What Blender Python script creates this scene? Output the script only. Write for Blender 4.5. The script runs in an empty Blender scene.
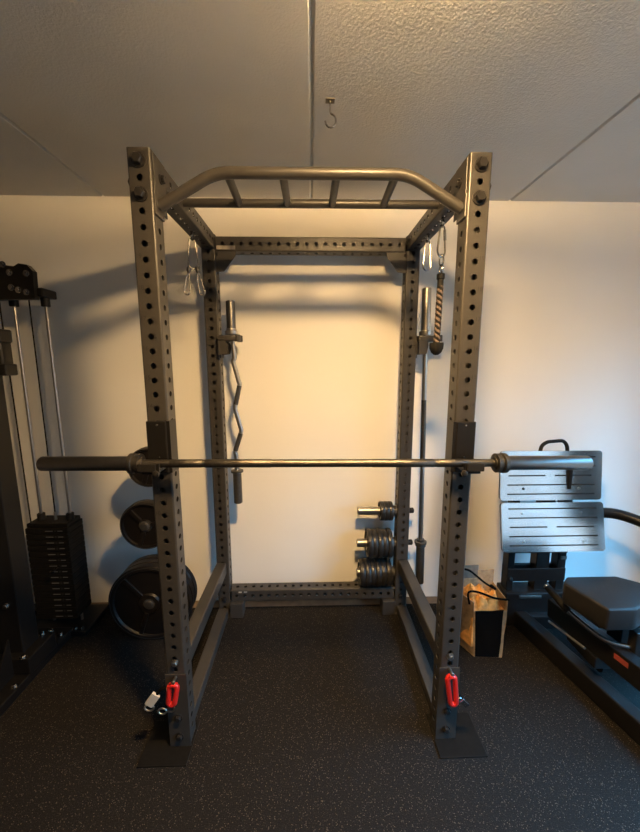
import bpy, bmesh, math, random
from mathutils import Vector, Matrix
random.seed(7)
PI = math.pi
sc = bpy.context.scene
COL = sc.collection

# ------------------------------------------------------------------ materials
def mat(name, col, rough=.5, metal=0., var=.0, vscale=8., bump=0., bscale=200., spec=None, coat=0.):
    m = bpy.data.materials.new(name); m.use_nodes = True
    nt = m.node_tree; b = nt.nodes['Principled BSDF']
    b.inputs['Base Color'].default_value = (*col, 1); b.inputs['Roughness'].default_value = rough
    b.inputs['Metallic'].default_value = metal
    if spec is not None: b.inputs['Specular IOR Level'].default_value = spec
    if coat: b.inputs['Coat Weight'].default_value = coat
    tc = nt.nodes.new('ShaderNodeTexCoord')
    n = nt.nodes.new('ShaderNodeTexNoise'); n.inputs['Scale'].default_value = vscale; n.inputs['Detail'].default_value = 4
    nt.links.new(tc.outputs['Object'], n.inputs['Vector'])
    r = nt.nodes.new('ShaderNodeValToRGB')
    a, c = 1 - var, 1 + var
    r.color_ramp.elements[0].position = .3; r.color_ramp.elements[1].position = .7
    r.color_ramp.elements[0].color = (col[0]*a, col[1]*a, col[2]*a, 1)
    r.color_ramp.elements[1].color = (min(col[0]*c, 1), min(col[1]*c, 1), min(col[2]*c, 1), 1)
    nt.links.new(n.outputs['Fac'], r.inputs['Fac']); nt.links.new(r.outputs['Color'], b.inputs['Base Color'])
    if bump:
        n2 = nt.nodes.new('ShaderNodeTexNoise'); n2.inputs['Scale'].default_value = bscale; n2.inputs['Detail'].default_value = 2
        bp = nt.nodes.new('ShaderNodeBump'); bp.inputs['Strength'].default_value = bump; bp.inputs['Distance'].default_value = .01
        nt.links.new(tc.outputs['Object'], n2.inputs['Vector'])
        nt.links.new(n2.outputs['Fac'], bp.inputs['Height']); nt.links.new(bp.outputs['Normal'], b.inputs['Normal'])
    return m

M = {}
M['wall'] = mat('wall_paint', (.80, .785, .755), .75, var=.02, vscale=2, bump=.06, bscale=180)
M['darkwall'] = mat('bounce_cut_wall_paint', (.16, .14, .12), .8, var=.03, vscale=2, bump=.06, bscale=180)  # tone made dark so the unseen walls bounce less light
M['ceil'] = mat('ceiling_plaster', (.62, .61, .59), .8, var=.03, vscale=3, bump=.22, bscale=140)
M['groove'] = mat('ceiling_groove', (.5, .485, .46), .85, var=.05)
M['strip'] = mat('floor_edge_boards', (.16, .115, .075), .6, var=.2, vscale=20)
M['frame'] = mat('anthracite_powder_coat', (.037, .034, .031), .40, var=.06, vscale=30, bump=.03, bscale=900)
M['bolt'] = mat('black_bolt', (.03, .028, .027), .3, .5, var=.1)
M['plate'] = mat('black_cast_iron', (.007, .0055, .005), .42, spec=.35, var=.2, vscale=40, bump=.08, bscale=300)
M['ring'] = mat('pale_iron_edge', (.10, .095, .09), .35, .5, var=.2, vscale=30)  # paler than the plate face, for rim bead and bore ring
M['rplate'] = mat('grey_cast_iron', (.020, .0185, .017), .36, .2, var=.2, vscale=40, bump=.06, bscale=300)
M['steel'] = mat('brushed_steel', (.50, .48, .45), .30, 1., var=.06, vscale=60)
M['shaft'] = mat('bare_steel_shaft', (.13, .12, .108), .42, 1., var=.12, vscale=90, bump=.15, bscale=1200)
M['sleeve'] = mat('grey_steel_sleeve', (.17, .165, .16), .36, 1., var=.04, vscale=60)
M['dsleeve'] = mat('dark_steel', (.12, .115, .11), .36, .8, var=.08, vscale=60)
M['chrome'] = mat('chrome', (.40, .39, .38), .22, 1., var=.03)
M['black'] = mat('black_gloss_paint', (.007, .0065, .0065), .38, var=.1, vscale=20, spec=.35)
M['stack'] = mat('black_weight_stack', (.007, .0065, .006), .5, var=.2, vscale=40, spec=.12)
M['pad'] = mat('black_vinyl', (.012, .0112, .011), .5, spec=.25, var=.15, vscale=25, bump=.15, bscale=350)
M['rubber'] = mat('black_rubber', (.010, .0095, .009), .7, var=.2, vscale=50, spec=.2)
M['foot'] = mat('brushed_aluminium_plate', (.66, .68, .69), .25, 1., var=.04, vscale=10)
M['slot'] = mat('slot_shadow_black', (.008, .008, .008), .8)
M['mark'] = mat('grey_print', (.13, .125, .115), .6)
M['dark_print'] = mat('dark_print', (.012, .011, .010), .6)
M['red'] = mat('red_anodised', (.62, .022, .018), .28, .15, var=.05, coat=.4)
M['redlabel'] = mat('red_label', (.26, .05, .035), .45, var=.1, vscale=60)
M['pale'] = mat('pale_label', (.50, .47, .42), .4, var=.05)
M['tan'] = mat('tan_jute_cloth', (.36, .24, .13), .85, var=.25, vscale=40, bump=.3, bscale=400)
M['greyflap'] = mat('grey_brown_cloth', (.16, .13, .10), .85, var=.2, vscale=40, bump=.2, bscale=400)
M['blackcloth'] = mat('black_cloth', (.003, .0026, .0025), .9, var=.2, vscale=60, bump=.2, bscale=400, spec=.08)
M['crumple'] = mat('orange_tan_paper', (.74, .34, .09), .75, var=.45, vscale=22, bump=.3, bscale=60)
M['rope_light'] = mat('pale_rope_strand', (.15, .11, .095), .8, var=.2, vscale=60)
M['winframe'] = mat('white_window_frame', (.7, .7, .7), .4, var=.02)
M['liner'] = mat('black_plastic_liner', (.02, .02, .02), .5)

# rubber floor with flecks
def floor_mat():
    m = bpy.data.materials.new('speckled_rubber_mat'); m.use_nodes = True
    nt = m.node_tree; b = nt.nodes['Principled BSDF']; L = nt.links.new
    tc = nt.nodes.new('ShaderNodeTexCoord')
    n0 = nt.nodes.new('ShaderNodeTexNoise'); n0.inputs['Scale'].default_value = 260; n0.inputs['Detail'].default_value = 3
    L(tc.outputs['Object'], n0.inputs['Vector'])
    base = nt.nodes.new('ShaderNodeValToRGB')
    base.color_ramp.elements[0].position = .35; base.color_ramp.elements[1].position = .7
    base.color_ramp.elements[0].color = (.0025, .0021, .0019, 1); base.color_ramp.elements[1].color = (.0115, .0092, .0078, 1)
    L(n0.outputs['Fac'], base.inputs['Fac'])
    prev = base.outputs['Color']
    for scale, thr, c in ((260, .10, (.12, .095, .07)), (170, .08, (.07, .056, .042)), (330, .2, (.04, .032, .025))):
        v = nt.nodes.new('ShaderNodeTexVoronoi'); v.inputs['Scale'].default_value = scale
        L(tc.outputs['Object'], v.inputs['Vector'])
        sep = nt.nodes.new('ShaderNodeSeparateColor'); L(v.outputs['Color'], sep.inputs['Color'])
        lt = nt.nodes.new('ShaderNodeMath'); lt.operation = 'LESS_THAN'; lt.inputs[1].default_value = .33
        L(v.outputs['Distance'], lt.inputs[0])
        gt = nt.nodes.new('ShaderNodeMath'); gt.operation = 'LESS_THAN'; gt.inputs[1].default_value = thr
        L(sep.outputs['Red'], gt.inputs[0])
        mu = nt.nodes.new('ShaderNodeMath'); mu.operation = 'MULTIPLY'; L(lt.outputs[0], mu.inputs[0]); L(gt.outputs[0], mu.inputs[1])
        mx = nt.nodes.new('ShaderNodeMix'); mx.data_type = 'RGBA'
        L(mu.outputs[0], mx.inputs['Factor']); L(prev, mx.inputs[6]); mx.inputs[7].default_value = (*c, 1)
        prev = mx.outputs[2]
    L(prev, b.inputs['Base Color']); b.inputs['Roughness'].default_value = .85; b.inputs['Specular IOR Level'].default_value = .22
    bp = nt.nodes.new('ShaderNodeBump'); bp.inputs['Strength'].default_value = .35; bp.inputs['Distance'].default_value = .004
    L(n0.outputs['Fac'], bp.inputs['Height']); L(bp.outputs['Normal'], b.inputs['Normal'])
    return m
M['floor'] = floor_mat()

def emit_mat(name, col, s):
    m = bpy.data.materials.new(name); m.use_nodes = True
    nt = m.node_tree; b = nt.nodes['Principled BSDF']
    b.inputs['Base Color'].default_value = (.8, .8, .8, 1)
    b.inputs['Emission Color'].default_value = (*col, 1); b.inputs['Emission Strength'].default_value = s
    return m
LAMP_COL = (1.0, .63, .27)
LAMP_S = 335.0
M['lamp'] = emit_mat('lit_opal_glass', LAMP_COL, LAMP_S)
M['lamp_edge'] = emit_mat('ceiling_glow_emitter', LAMP_COL, LAMP_S*2.1)  # extra emission invented to brighten the ceiling round the lamp

def glass_mat():
    m = bpy.data.materials.new('window_glass'); m.use_nodes = True
    nt = m.node_tree; nt.nodes.clear()
    o = nt.nodes.new('ShaderNodeOutputMaterial'); t = nt.nodes.new('ShaderNodeBsdfTransparent'); g = nt.nodes.new('ShaderNodeBsdfGlossy')
    g.inputs['Roughness'].default_value = .02
    mx = nt.nodes.new('ShaderNodeMixShader'); mx.inputs[0].default_value = .06
    nt.links.new(t.outputs[0], mx.inputs[1]); nt.links.new(g.outputs[0], mx.inputs[2]); nt.links.new(mx.outputs[0], o.inputs[0])
    return m
M['glass'] = glass_mat()

# ------------------------------------------------------------------ mesh builder
def frame_of(d):
    d = d.normalized()
    a = Vector((0, 0, 1)) if abs(d.z) < .9 else Vector((0, 1, 0))
    u = a.cross(d).normalized(); v = d.cross(u).normalized()
    return u, v
class MB:
    def __init__(s): s.bm = bmesh.new(); s.mi = 0; s.flat = False
    def _f(s, vs):
        try:
            f = s.bm.faces.new(vs); f.material_index = s.mi; return f
        except ValueError: return None
    def box(s, a, b, bev=0., segs=2, m=None):
        s.flat = True
        a, b = Vector(a), Vector(b); c = (a+b)/2; d = b-a
        r = bmesh.ops.create_cube(s.bm, size=1, matrix=Matrix.Translation(c) @ Matrix.Diagonal((abs(d.x), abs(d.y), abs(d.z), 1)))
        vs = r['verts']
        fs = {f for v in vs for f in v.link_faces}
        for f in fs: f.material_index = s.mi
        if bev:
            es = list({e for v in vs for e in v.link_edges})
            r2 = bmesh.ops.bevel(s.bm, geom=es, offset=bev, segments=segs, affect='EDGES', profile=.5)
            for f in r2['faces']: f.material_index = s.mi
            vs = list({v for f in r2['faces'] for v in f.verts} | {v for v in vs if v.is_valid})
        if m is not None: bmesh.ops.transform(s.bm, matrix=m, verts=[v for v in vs if v.is_valid])
        return s
    def poly(s, pts, z0, z1, m=None, bev=0.):      # prism of an xy outline
        lo = [s.bm.verts.new((x, y, z0)) for x, y in pts]; hi = [s.bm.verts.new((x, y, z1)) for x, y in pts]
        s.flat = s.flat or bool(bev)
        n = len(pts); fs = [s._f(lo[::-1]), s._f(hi)]
        for i in range(n): fs.append(s._f([lo[i], lo[(i+1) % n], hi[(i+1) % n], hi[i]]))
        vs = lo+hi
        if bev:
            es = list({e for v in vs for e in v.link_edges})
            r2 = bmesh.ops.bevel(s.bm, geom=es, offset=bev, segments=3, affect='EDGES', profile=.5)
            vs = list({v for f in r2['faces'] for v in f.verts} | {v for v in vs if v.is_valid})
            for f in r2['faces']: f.material_index = s.mi
        if m is not None: bmesh.ops.transform(s.bm, matrix=m, verts=[v for v in vs if v.is_valid])
        return s
    def lathe(s, p, d, prof, n=28, closed=False):   # prof: list of (t along d, radius)
        p, d = Vector(p), Vector(d).normalized(); u, v = frame_of(d)
        rings = []
        for t, r in prof:
            if r <= 1e-6: rings.append([s.bm.verts.new(p+d*t)])
            else: rings.append([s.bm.verts.new(p+d*t+(u*math.cos(2*PI*k/n)+v*math.sin(2*PI*k/n))*r) for k in range(n)])
        pairs = list(zip(rings, rings[1:])) + ([(rings[-1], rings[0])] if closed else [])
        for A, B in pairs:
            for k in range(n):
                a, a2 = A[k % len(A)], A[(k+1) % len(A)]; b, b2 = B[k % len(B)], B[(k+1) % len(B)]
                q = []
                for w in (a, a2, b2, b):
                    if w not in q: q.append(w)
                if len(q) > 2: s._f(q)
        if not closed:
            if len(rings[0]) > 1: s._f(rings[0][::-1])
            if len(rings[-1]) > 1: s._f(rings[-1])
        return s
    def cyl(s, a, b, r, n=20, r2=None, bev=0.):
        a, b = Vector(a), Vector(b); L = (b-a).length; r2 = r if r2 is None else r2
        if bev: pr = [(0, r-bev), (bev, r), (L-bev, r2), (L, r2-bev)]
        else: pr = [(0, r), (L, r2)]
        return s.lathe(a, b-a, pr, n)
    def tube(s, pts, r, n=12, closed=False):
        P = [Vector(p) for p in pts]; N = len(P)
        rings = []; u = None
        for i in range(N):
            if closed: t0 = (P[i]-P[i-1]).normalized(); t1 = (P[(i+1) % N]-P[i]).normalized()
            else:
                t0 = (P[i]-P[i-1]).normalized() if i else (P[1]-P[0]).normalized()
                t1 = (P[i+1]-P[i]).normalized() if i < N-1 else t0
            t = (t0+t1)
            t = t.normalized() if t.length > 1e-6 else t1
            if u is None: u, v = frame_of(t)
            u = (u - t*u.dot(t)).normalized(); v = t.cross(u)
            k = 1/max(.5, math.sqrt(max(.05, (1+t0.dot(t1))/2)))
            bdir = (t1-t0)
            ring = []
            for j in range(n):
                o = (u*math.cos(2*PI*j/n)+v*math.sin(2*PI*j/n))*r
                if bdir.length > 1e-5:
                    bn = bdir.normalized(); o = o + bn*(o.dot(bn))*(k-1)
                ring.append(s.bm.verts.new(P[i]+o))
            rings.append(ring)
        for i in range(N if closed else N-1):
            A, B = rings[i], rings[(i+1) % N]
            for j in range(n): s._f([A[j], A[(j+1) % n], B[(j+1) % n], B[j]])
        if not closed: s._f(rings[0][::-1]); s._f(rings[-1])
        return s
    def hexbolt(s, p, d, r, h, washer=True):
        p, d = Vector(p), Vector(d).normalized()
        if washer: s.lathe(p, d, [(0, r*1.35), (h*.22, r*1.35), (h*.22, r*.9)], 18)
        s.lathe(p+d*h*.2, d, [(0, r), (h*.65, r), (h*.8, r*.85)], 6)
        return s
    def build(s, name, mats, parent=None, off=(0, 0, 0), smooth=35, recalc=True):
        if recalc: bmesh.ops.recalc_face_normals(s.bm, faces=s.bm.faces)
        me = bpy.data.meshes.new(name)
        if any(off): bmesh.ops.translate(s.bm, verts=s.bm.verts, vec=-Vector(off))
        s.bm.to_mesh(me); s.bm.free()
        for m in (mats if isinstance(mats, (list, tuple)) else [mats]): me.materials.append(m)
        if smooth:
            me.shade_smooth(); me.set_sharp_from_angle(angle=math.radians(min(smooth, 19) if s.flat else smooth))
        o = bpy.data.objects.new(name, me); COL.objects.link(o)
        if parent is not None: o.parent = parent
        return o

def fillet(pts, r, n=5):
    P = [Vector(p) for p in pts]; out = [P[0]]
    for i in range(1, len(P)-1):
        a, b, c = P[i-1], P[i], P[i+1]
        d0 = (a-b); d1 = (c-b); k = min(r, d0.length*.49, d1.length*.49)
        s_, e_ = b+d0.normalized()*k, b+d1.normalized()*k
        for j in range(n+1):
            t = j/n; out.append(s_*(1-t)**2 + b*2*t*(1-t) + e_*t*t)
    out.append(P[-1]); return out

def tag(o, label, cat, group=None, kind=None):
    o['label'] = label; o['category'] = cat
    if group: o['group'] = group
    if kind: o['kind'] = kind
    return o
def empty(name, loc, label, cat, group=None, rz=0):
    o = bpy.data.objects.new(name, None); COL.objects.link(o); o.location = loc; o.rotation_euler = (0, 0, rz)
    o.empty_display_size = .05
    return tag(o, label, cat, group)
def struct(mb, name, m, parent=None):
    o = mb.build(name, m, parent)
    if parent is None: o['kind'] = 'structure'
    return o
def thing(mb, name, m, base, label, cat, group=None):
    o = mb.build(name, m, None, base); o.location = base
    return tag(o, label, cat, group)
def copy_tree(o, parent=None):
    c = o.copy(); COL.objects.link(c)
    if parent is not None: c.parent = parent
    for ch in list(o.children): copy_tree(ch, c)
    return c

# perforated square tube along local +z, centred in x and y
def ptube(length, w, d, first, pitch=.05, hr=.0105, t=.003, cr=.006, sides=(1, 1, 1, 1), last=None, caps=(1, 1), seg=16):
    mb = MB(); bm = mb.bm
    last = length-.02 if last is None else last
    zs = []; z = first
    while z <= last+1e-6: zs.append(z); z += pitch
    def skin(half, off, nx, ny, tx, ty, holes):
        # one flat wall: along tangent (tx,ty) from -half..half at offset off along normal (nx,ny); returns hole rings
        V = lambda a, zz: bm.verts.new((nx*off+tx*a, ny*off+ty*a, zz))
        rings = []
        if not holes:
            mb._f([V(-half, 0), V(half, 0), V(half, length), V(-half, length)]); return rings
        h = pitch/2
        z0 = zs[0]-h; z1 = zs[-1]+h
        z0 = max(z0, 0); z1 = min(z1, length)
        if z0 > 1e-4: mb._f([V(-half, 0), V(half, 0), V(half, z0), V(-half, z0)])
        if z1 < length-1e-4: mb._f([V(-half, z1), V(half, z1), V(half, length), V(-half, length)])
        for zc in zs:
            lo, hi = max(zc-h, 0), min(zc+h, length)
            ring = []; outer = []
            for k in range(seg):
                an = 2*PI*(k+.5)/seg; ca, sa = math.cos(an), math.sin(an)
                ring.append(V(ca*hr, zc+sa*hr))
            # outer square points matched to the ring
            for k in range(seg):
                an = 2*PI*(k+.5)/seg; ca, sa = math.cos(an), math.sin(an)
                s_ = min(half/max(abs(ca), 1e-9), ((hi-zc) if sa > 0 else (zc-lo))/max(abs(sa), 1e-9))
                outer.append(V(ca*s_, zc+sa*s_))
            corners = [V(half, hi), V(-half, hi), V(-half, lo), V(half, lo)]
            for k in range(seg):
                k2 = (k+1) % seg
                mb._f([ring[k], outer[k], outer[k2], ring[k2]])
            # corner fill
            for cx, sgn in ((0, (1, 1)), (1, (-1, 1)), (2, (-1, -1)), (3, (1, -1))):
                best = None
                for k in range(seg):
                    k2 = (k+1) % seg
                    a, b = outer[k].co, outer[k2].co
                    ta = a.x*tx+a.y*ty; tb = b.x*tx+b.y*ty
                    on_side_a = abs(abs(ta)-half) < 1e-6; on_side_b = abs(abs(tb)-half) < 1e-6
                    if on_side_a != on_side_b:
                        mid_t = (ta+tb)/2; mid_z = (a.z+b.z)/2-zc
                        if mid_t*sgn[0] > 0 and mid_z*sgn[1] > 0: best = (k, k2)
                if best: mb._f([outer[best[0]], corners[cx], outer[best[1]]])
            rings.append(ring)
        return rings
    for i, (nx, ny, tx, ty) in enumerate(((0, -1, 1, 0), (1, 0, 0, 1), (0, 1, -1, 0), (-1, 0, 0, -1))):
        full = w if i in (0, 2) else d; off = (d if i in (0, 2) else w)/2
        A = skin(full/2-cr, off, nx, ny, tx, ty, sides[i])
        B = skin(full/2-cr, off-t, nx, ny, tx, ty, sides[i])
        for ra, rb in zip(A, B):
            for k in range(seg): mb._f([ra[k], rb[k], rb[(k+1) % seg], ra[(k+1) % seg]])
    for sx, sy, a0 in ((1, -1, -PI/2), (1, 1, 0), (-1, 1, PI/2), (-1, -1, PI)):
        cx, cy = sx*(w/2-cr), sy*(d/2-cr); col = []
        for k in range(4):
            an = a0+k*PI/6; col.append((cx+math.cos(an)*cr, cy+math.sin(an)*cr))
        for (x0, y0), (x1, y1) in zip(col, col[1:]):
            mb._f([bm.verts.new((x0, y0, 0)), bm.verts.new((x1, y1, 0)), bm.verts.new((x1, y1, length)), bm.verts.new((x0, y0, length))])
    for c, zz in zip(caps, (0, length)):
        if c: mb.box((-w/2+.0035, -d/2+.0035, zz-.0035 if zz else 0), (w/2-.0035, d/2-.0035, zz if zz else .0035))
    bmesh.ops.remove_doubles(bm, verts=bm.verts, dist=2e-5)
    mb.flat = False
    return mb
AXX = Matrix(((0, 0, 1, 0), (1, 0, 0, 0), (0, 1, 0, 0), (0, 0, 0, 1)))     # local z -> world x, local x -> y, local y -> z
AXY = Matrix(((1, 0, 0, 0), (0, 0, 1, 0), (0, -1, 0, 0), (0, 0, 0, 1)))    # local z -> world y

# ------------------------------------------------------------------ camera (fitted to the photograph)
cam = bpy.data.cameras.new('camera'); co = bpy.data.objects.new('camera', cam); COL.objects.link(co)
Rv, Uv, Fv = Vector((.999662, -.0259845, -.0007906)), Vector((.0047093, .1510986, .9885075)), Vector((.0255664, .9881771, -.1511699))
mw = Matrix((( Rv.x, Uv.x, -Fv.x, -.0066), (Rv.y, Uv.y, -Fv.y, -1.1741), (Rv.z, Uv.z, -Fv.z, 1.5726), (0, 0, 0, 1)))
co.matrix_world = mw
cam.sensor_fit = 'HORIZONTAL'; cam.sensor_width = 36; cam.lens = 36*346.56/640; cam.clip_start = .02
sc.camera = co

# ------------------------------------------------------------------ the room
WX0, WX1, WY0, WY1, H = -2.35, 2.35, -3.0, .96, 2.496
WIN = (-1.1, .36, .18, 2.12)      # y0, y1, z0, z1 on the right wall
struct(MB().box((WX0-.1, WY1, -.02), (WX1+.1, WY1+.1, H+.1)), 'wall_back', M['wall'])
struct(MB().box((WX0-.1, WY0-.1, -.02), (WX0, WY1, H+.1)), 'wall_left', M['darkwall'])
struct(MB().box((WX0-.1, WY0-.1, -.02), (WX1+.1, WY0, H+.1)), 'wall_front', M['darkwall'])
WIN2 = (-2.15, -1.32, .18, 2.12)
w = MB()
w.box((WX1, WY0, -.02), (WX1+.1, WIN2[0], H+.1)); w.box((WX1, WIN2[1], WIN[2]), (WX1+.1, WIN[0], WIN[3])); w.box((WX1, WIN[1], -.02), (WX1+.1, WY1, H+.1))
w.box((WX1, WIN2[0], -.02), (WX1+.1, WIN[1], WIN[2])); w.box((WX1, WIN2[0], WIN[3]), (WX1+.1, WIN[1], H+.1))
struct(w, 'wall_right', M['wall'])
struct(MB().box((WX0, WY0, -.06), (WX1, .885, 0)), 'floor', M['floor'])
struct(MB().box((WX0, .885, -.06), (WX1, WY1, -.004)), 'trim_1', M['strip'])
c = MB()
seams = [WX0-.1, -1.165, 0., 1.145, WX1+.1]
for a, b in zip(seams, seams[1:]):
    c.box((a+.0006, WY0-.1, H), (b-.0006, WY1+.02, H+.05), .009, 1)
c.mi = 1; c.box((WX0-.1, WY0-.1, H+.0095), (WX1+.1, WY1+.02, H+.09))
struct(c, 'ceiling', [M['ceil'], M['groove']])
for nm, (y0, y1, z0, z1), bars in (('window_1', WIN, (.62,)), ('window_2', WIN2, ())):
    f = MB()
    for a, b in [((y0, z0), (y1, z0+.06)), ((y0, z1-.06), (y1, z1)), ((y0, z0), (y0+.06, z1)), ((y1-.06, z0), (y1, z1))] + [((y0+(y1-y0)*t-.035, z0), (y0+(y1-y0)*t+.035, z1)) for t in bars]:
        f.box((WX1+.02, a[0], a[1]), (WX1+.08, b[0], b[1]), .005)
    wf = struct(f, nm, M['winframe'])
    MB().box((WX1+.045, y0+.05, z0+.05), (WX1+.051, y1-.05, z1-.05)).build('pane', M['glass'], wf)

# lamp on the ceiling, just above the frame
LX, LY = .24, -.62
lamp = empty('ceiling_lamp', (LX, LY, H), 'round warm lit opal lamp mounted flat on the ceiling', 'lamp')
MB().lathe((0, 0, 0), (0, 0, -1), [(0, .10), (.011, .10), (.011, .06)], 40).build('lamp_base', M['winframe'], lamp)
MB().lathe((0, 0, -.0112), (0, 0, -1), [(0, .096), (.024, .096)], 40).build('halo_ring', M['lamp_edge'], lamp)  # emitting ring added for the glow on the ceiling
MB().lathe((0, 0, -.0354), (0, 0, -1), [(0, .26), (.004, .27), (.014, .27), (.016, .26), (.016, .12)], 48).build('light_shield_disc', M['winframe'], lamp)  # disc added to keep the ring's light off the upper walls
MB().lathe((0, 0, -.0516), (0, 0, -1), [(0, .11), (.003, .11), (.006, .09), (.008, 0)], 40).build('glass_shade', M['lamp'], lamp)

# ceiling hook
hk = empty('ceiling_hook', (.066, .211, H), 'small steel S shaped hook screwed into the ceiling', 'hook')
MB().box((-.016, -.012, -.004), (.016, .012, 0), .001).hexbolt((0, 0, -.003), (0, 0, -1), .006, .008, False).build('plate', M['shaft'], hk)
pts = [(0, 0, -.006), (0, 0, -.038)] + [(.002+.019*math.sin(a), 0, -.066+.022*math.cos(a)) for a in [PI*.03+i*PI*1.45/12 for i in range(13)]]
MB().tube(pts, .0034, 10).build('hook', M['chrome'], hk)

# ------------------------------------------------------------------ power rack
A, B_, F0, F1, K0, K1, RH = .59, .515, .055, .13, .803, .878, 2.25
FR, SHP = M['frame'], .0525
XC, FY, KY = (A+B_)/2, (F0+F1)/2, (K0+K1)/2
rack = empty('power_rack', (0, (FY+KY)/2, 0), 'anthracite steel power rack with four perforated uprights and a pull up bar', 'power rack')
RO = tuple(rack.location)
def rpart(mb, name, m=FR, parent=rack, **k): return mb.build(name, m, parent, RO, **k)
up = ptube(RH-.006, .075, .075, .0065+.0, last=RH-.02).bm
zfirst = 2.2125 - 44*.05
upm = ptube(RH-.006, .075, .075, zfirst+.05-.006, last=2.2126)
up.free()
def digits(parent, side):
    # height numbers printed beside every second hole
    for n, z in zip(range(19, 9, -1), [1.9125-.1*i for i in range(10)]):
        if abs(z-1.27) < .13: continue
        cu = bpy.data.curves.new('t', 'FONT'); cu.body = str(n); cu.size = .021; cu.align_x = 'CENTER'; cu.extrude = .0002
        t = bpy.data.objects.new('t', cu); COL.objects.link(t)
        dg = bpy.context.evaluated_depsgraph_get(); me = bpy.data.meshes.new_from_object(t.evaluated_get(dg))
        bpy.data.objects.remove(t); bpy.data.curves.remove(cu)
        me.transform(Matrix.Translation((.0225*side, -.0377, z-.002)) @ Matrix.Rotation(PI/2, 4, 'X'))
        me.materials.clear(); me.materials.append(M['dark_print'])
        o = bpy.data.objects.new('height_number', me); COL.objects.link(o); o.parent = parent
first = None
for sx in (-1, 1):
    for yy, front in ((FY, 1), (KY, 0)):
        if first is None: first = u = upm.build('upright', FR, rack)
        else: u = first.copy(); COL.objects.link(u)
        u.location = (sx*XC-RO[0], yy-RO[1], .006)
        if front: digits(u, sx)
# base rails, side beams
for sx in (-1, 1):
    x0, x1 = sorted((sx*.53, sx*.59))
    rpart(MB().box((x0, F1, 0), (x1, K0, .055), .004), 'base_rail')
    rpart(MB().box((x0, F1, .292), (x1, K0, .365), .006), 'lower_side_beam')
    o = ptube(K0-F1, .075, .075, .035, sides=(1, 1, 1, 1)); bmesh.ops.transform(o.bm, matrix=Matrix.Translation((sx*XC, F1, 2.2125)) @ AXY, verts=o.bm.verts)
    sb = rpart(o, 'upper_side_beam')
    # end plates and bolts on the inner face near the front, at the top
    xi = sx*B_
    fl = MB().box((min(xi, xi-sx*.004), F0+.012, 2.075), (max(xi, xi-sx*.004), F1+.03, 2.245), .002); rpart(fl, 'corner_plate')
    for z in (2.2125, 2.1125): rpart(MB().hexbolt((sx*XC, F0, z), (0, -1, 0), .017, .02), 'bolt', M['bolt'])
    rpart(MB().hexbolt((xi-sx*.004, F1-.012, 2.186), (-sx, 0, 0), .012, .014), 'bolt', M['bolt'])
    rpart(MB().hexbolt((sx*A, FY, 2.1625), (sx, 0, 0), .014, .014), 'bolt', M['bolt'])
    rpart(MB().hexbolt((xi, K0+.012, 2.15), (-sx, 0, 0), .010, .012), 'bolt', M['bolt'])
    rpart(MB().hexbolt((xi, K0+.012, 2.22), (-sx, 0, 0), .010, .012), 'bolt', M['bolt'])
    # feet
    xa, xb = sorted((sx*.505, sx*.70))
    rpart(MB().box((xa, -.02, 0), (xb, F1+.03, .006), .002), 'foot_plate', M['stack'])
    rpart(MB().box((sx*XC-.047, K0-.02, 0), (sx*XC+.047, K1+.005, .006), .002), 'foot_plate')
    # base bracket: U plate round the front of the upright, its edge shows as a thin pale line
    rpart(MB().box((sx*XC-.0425, F0-.004, .006), (sx*XC+.0425, F0, .345), .0012), 'base_bracket')
    rpart(MB().hexbolt((sx*XC, F0, .395), (0, -1, 0), .011, .012), 'bolt', M['steel'])
    for z in (.055, .145): rpart(MB().hexbolt((sx*XC, F0-.004, z), (0, -1, 0), .012, .013), 'bolt', M['bolt'])
    rpart(MB().hexbolt((sx*XC, K0, .12), (0, -1, 0), .012, .013), 'bolt', M['bolt'])
    # upper rear gusset
    g = MB(); g.poly([(0, 0), (.110, 0), (.105, -.022), (.042, -.102), (0, -.105)] if sx < 0 else [(0, 0), (0, -.105), (-.042, -.102), (-.105, -.022), (-.110, 0)], 0, .006,
                     Matrix.Translation((sx*B_, K0+.012, 2.165)) @ Matrix.Rotation(PI/2, 4, 'X'), 0)
    rpart(g, 'gusset')
    # lower rear bracket under the beam
    xa, xb = sorted((sx*B_, sx*.435))
    rpart(MB().box((xa, K0-.025, .004), (xb, K0+.05, .10), .004), 'lower_bracket')
# rear crossbeams
o = ptube(2*B_, .075, .075, .04, last=2*B_-.03, sides=(1, 0, 1, 1)); bmesh.ops.transform(o.bm, matrix=Matrix.Translation((-B_, KY, 2.2025)) @ AXX, verts=o.bm.verts)
rc = rpart(o, 'upper_crossbeam')
lab = MB().box((-.508, K0-.0012, 2.173), (-.408, K0-.0002, 2.192)); lb = rpart(lab, 'name_strip', M['steel'], rc); lb['label'] = 'small pale metal strip label'
o = ptube(2*B_, .075, .075, .04, last=2*B_-.03, sides=(1, 0, 1, 1)); bmesh.ops.transform(o.bm, matrix=Matrix.Translation((-B_, KY, .1385)) @ AXX, verts=o.bm.verts)
lc = rpart(o, 'lower_crossbeam')
# small pale marks on the lower beam's left end
rpart(MB().box((-.463, K0-.001, .160), (-.443, K0-.0002, .168)).box((-.43, K0-.001, .161), (-.41, K0-.0002, .168)), 'sticker', M['pale'], lc)

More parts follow.
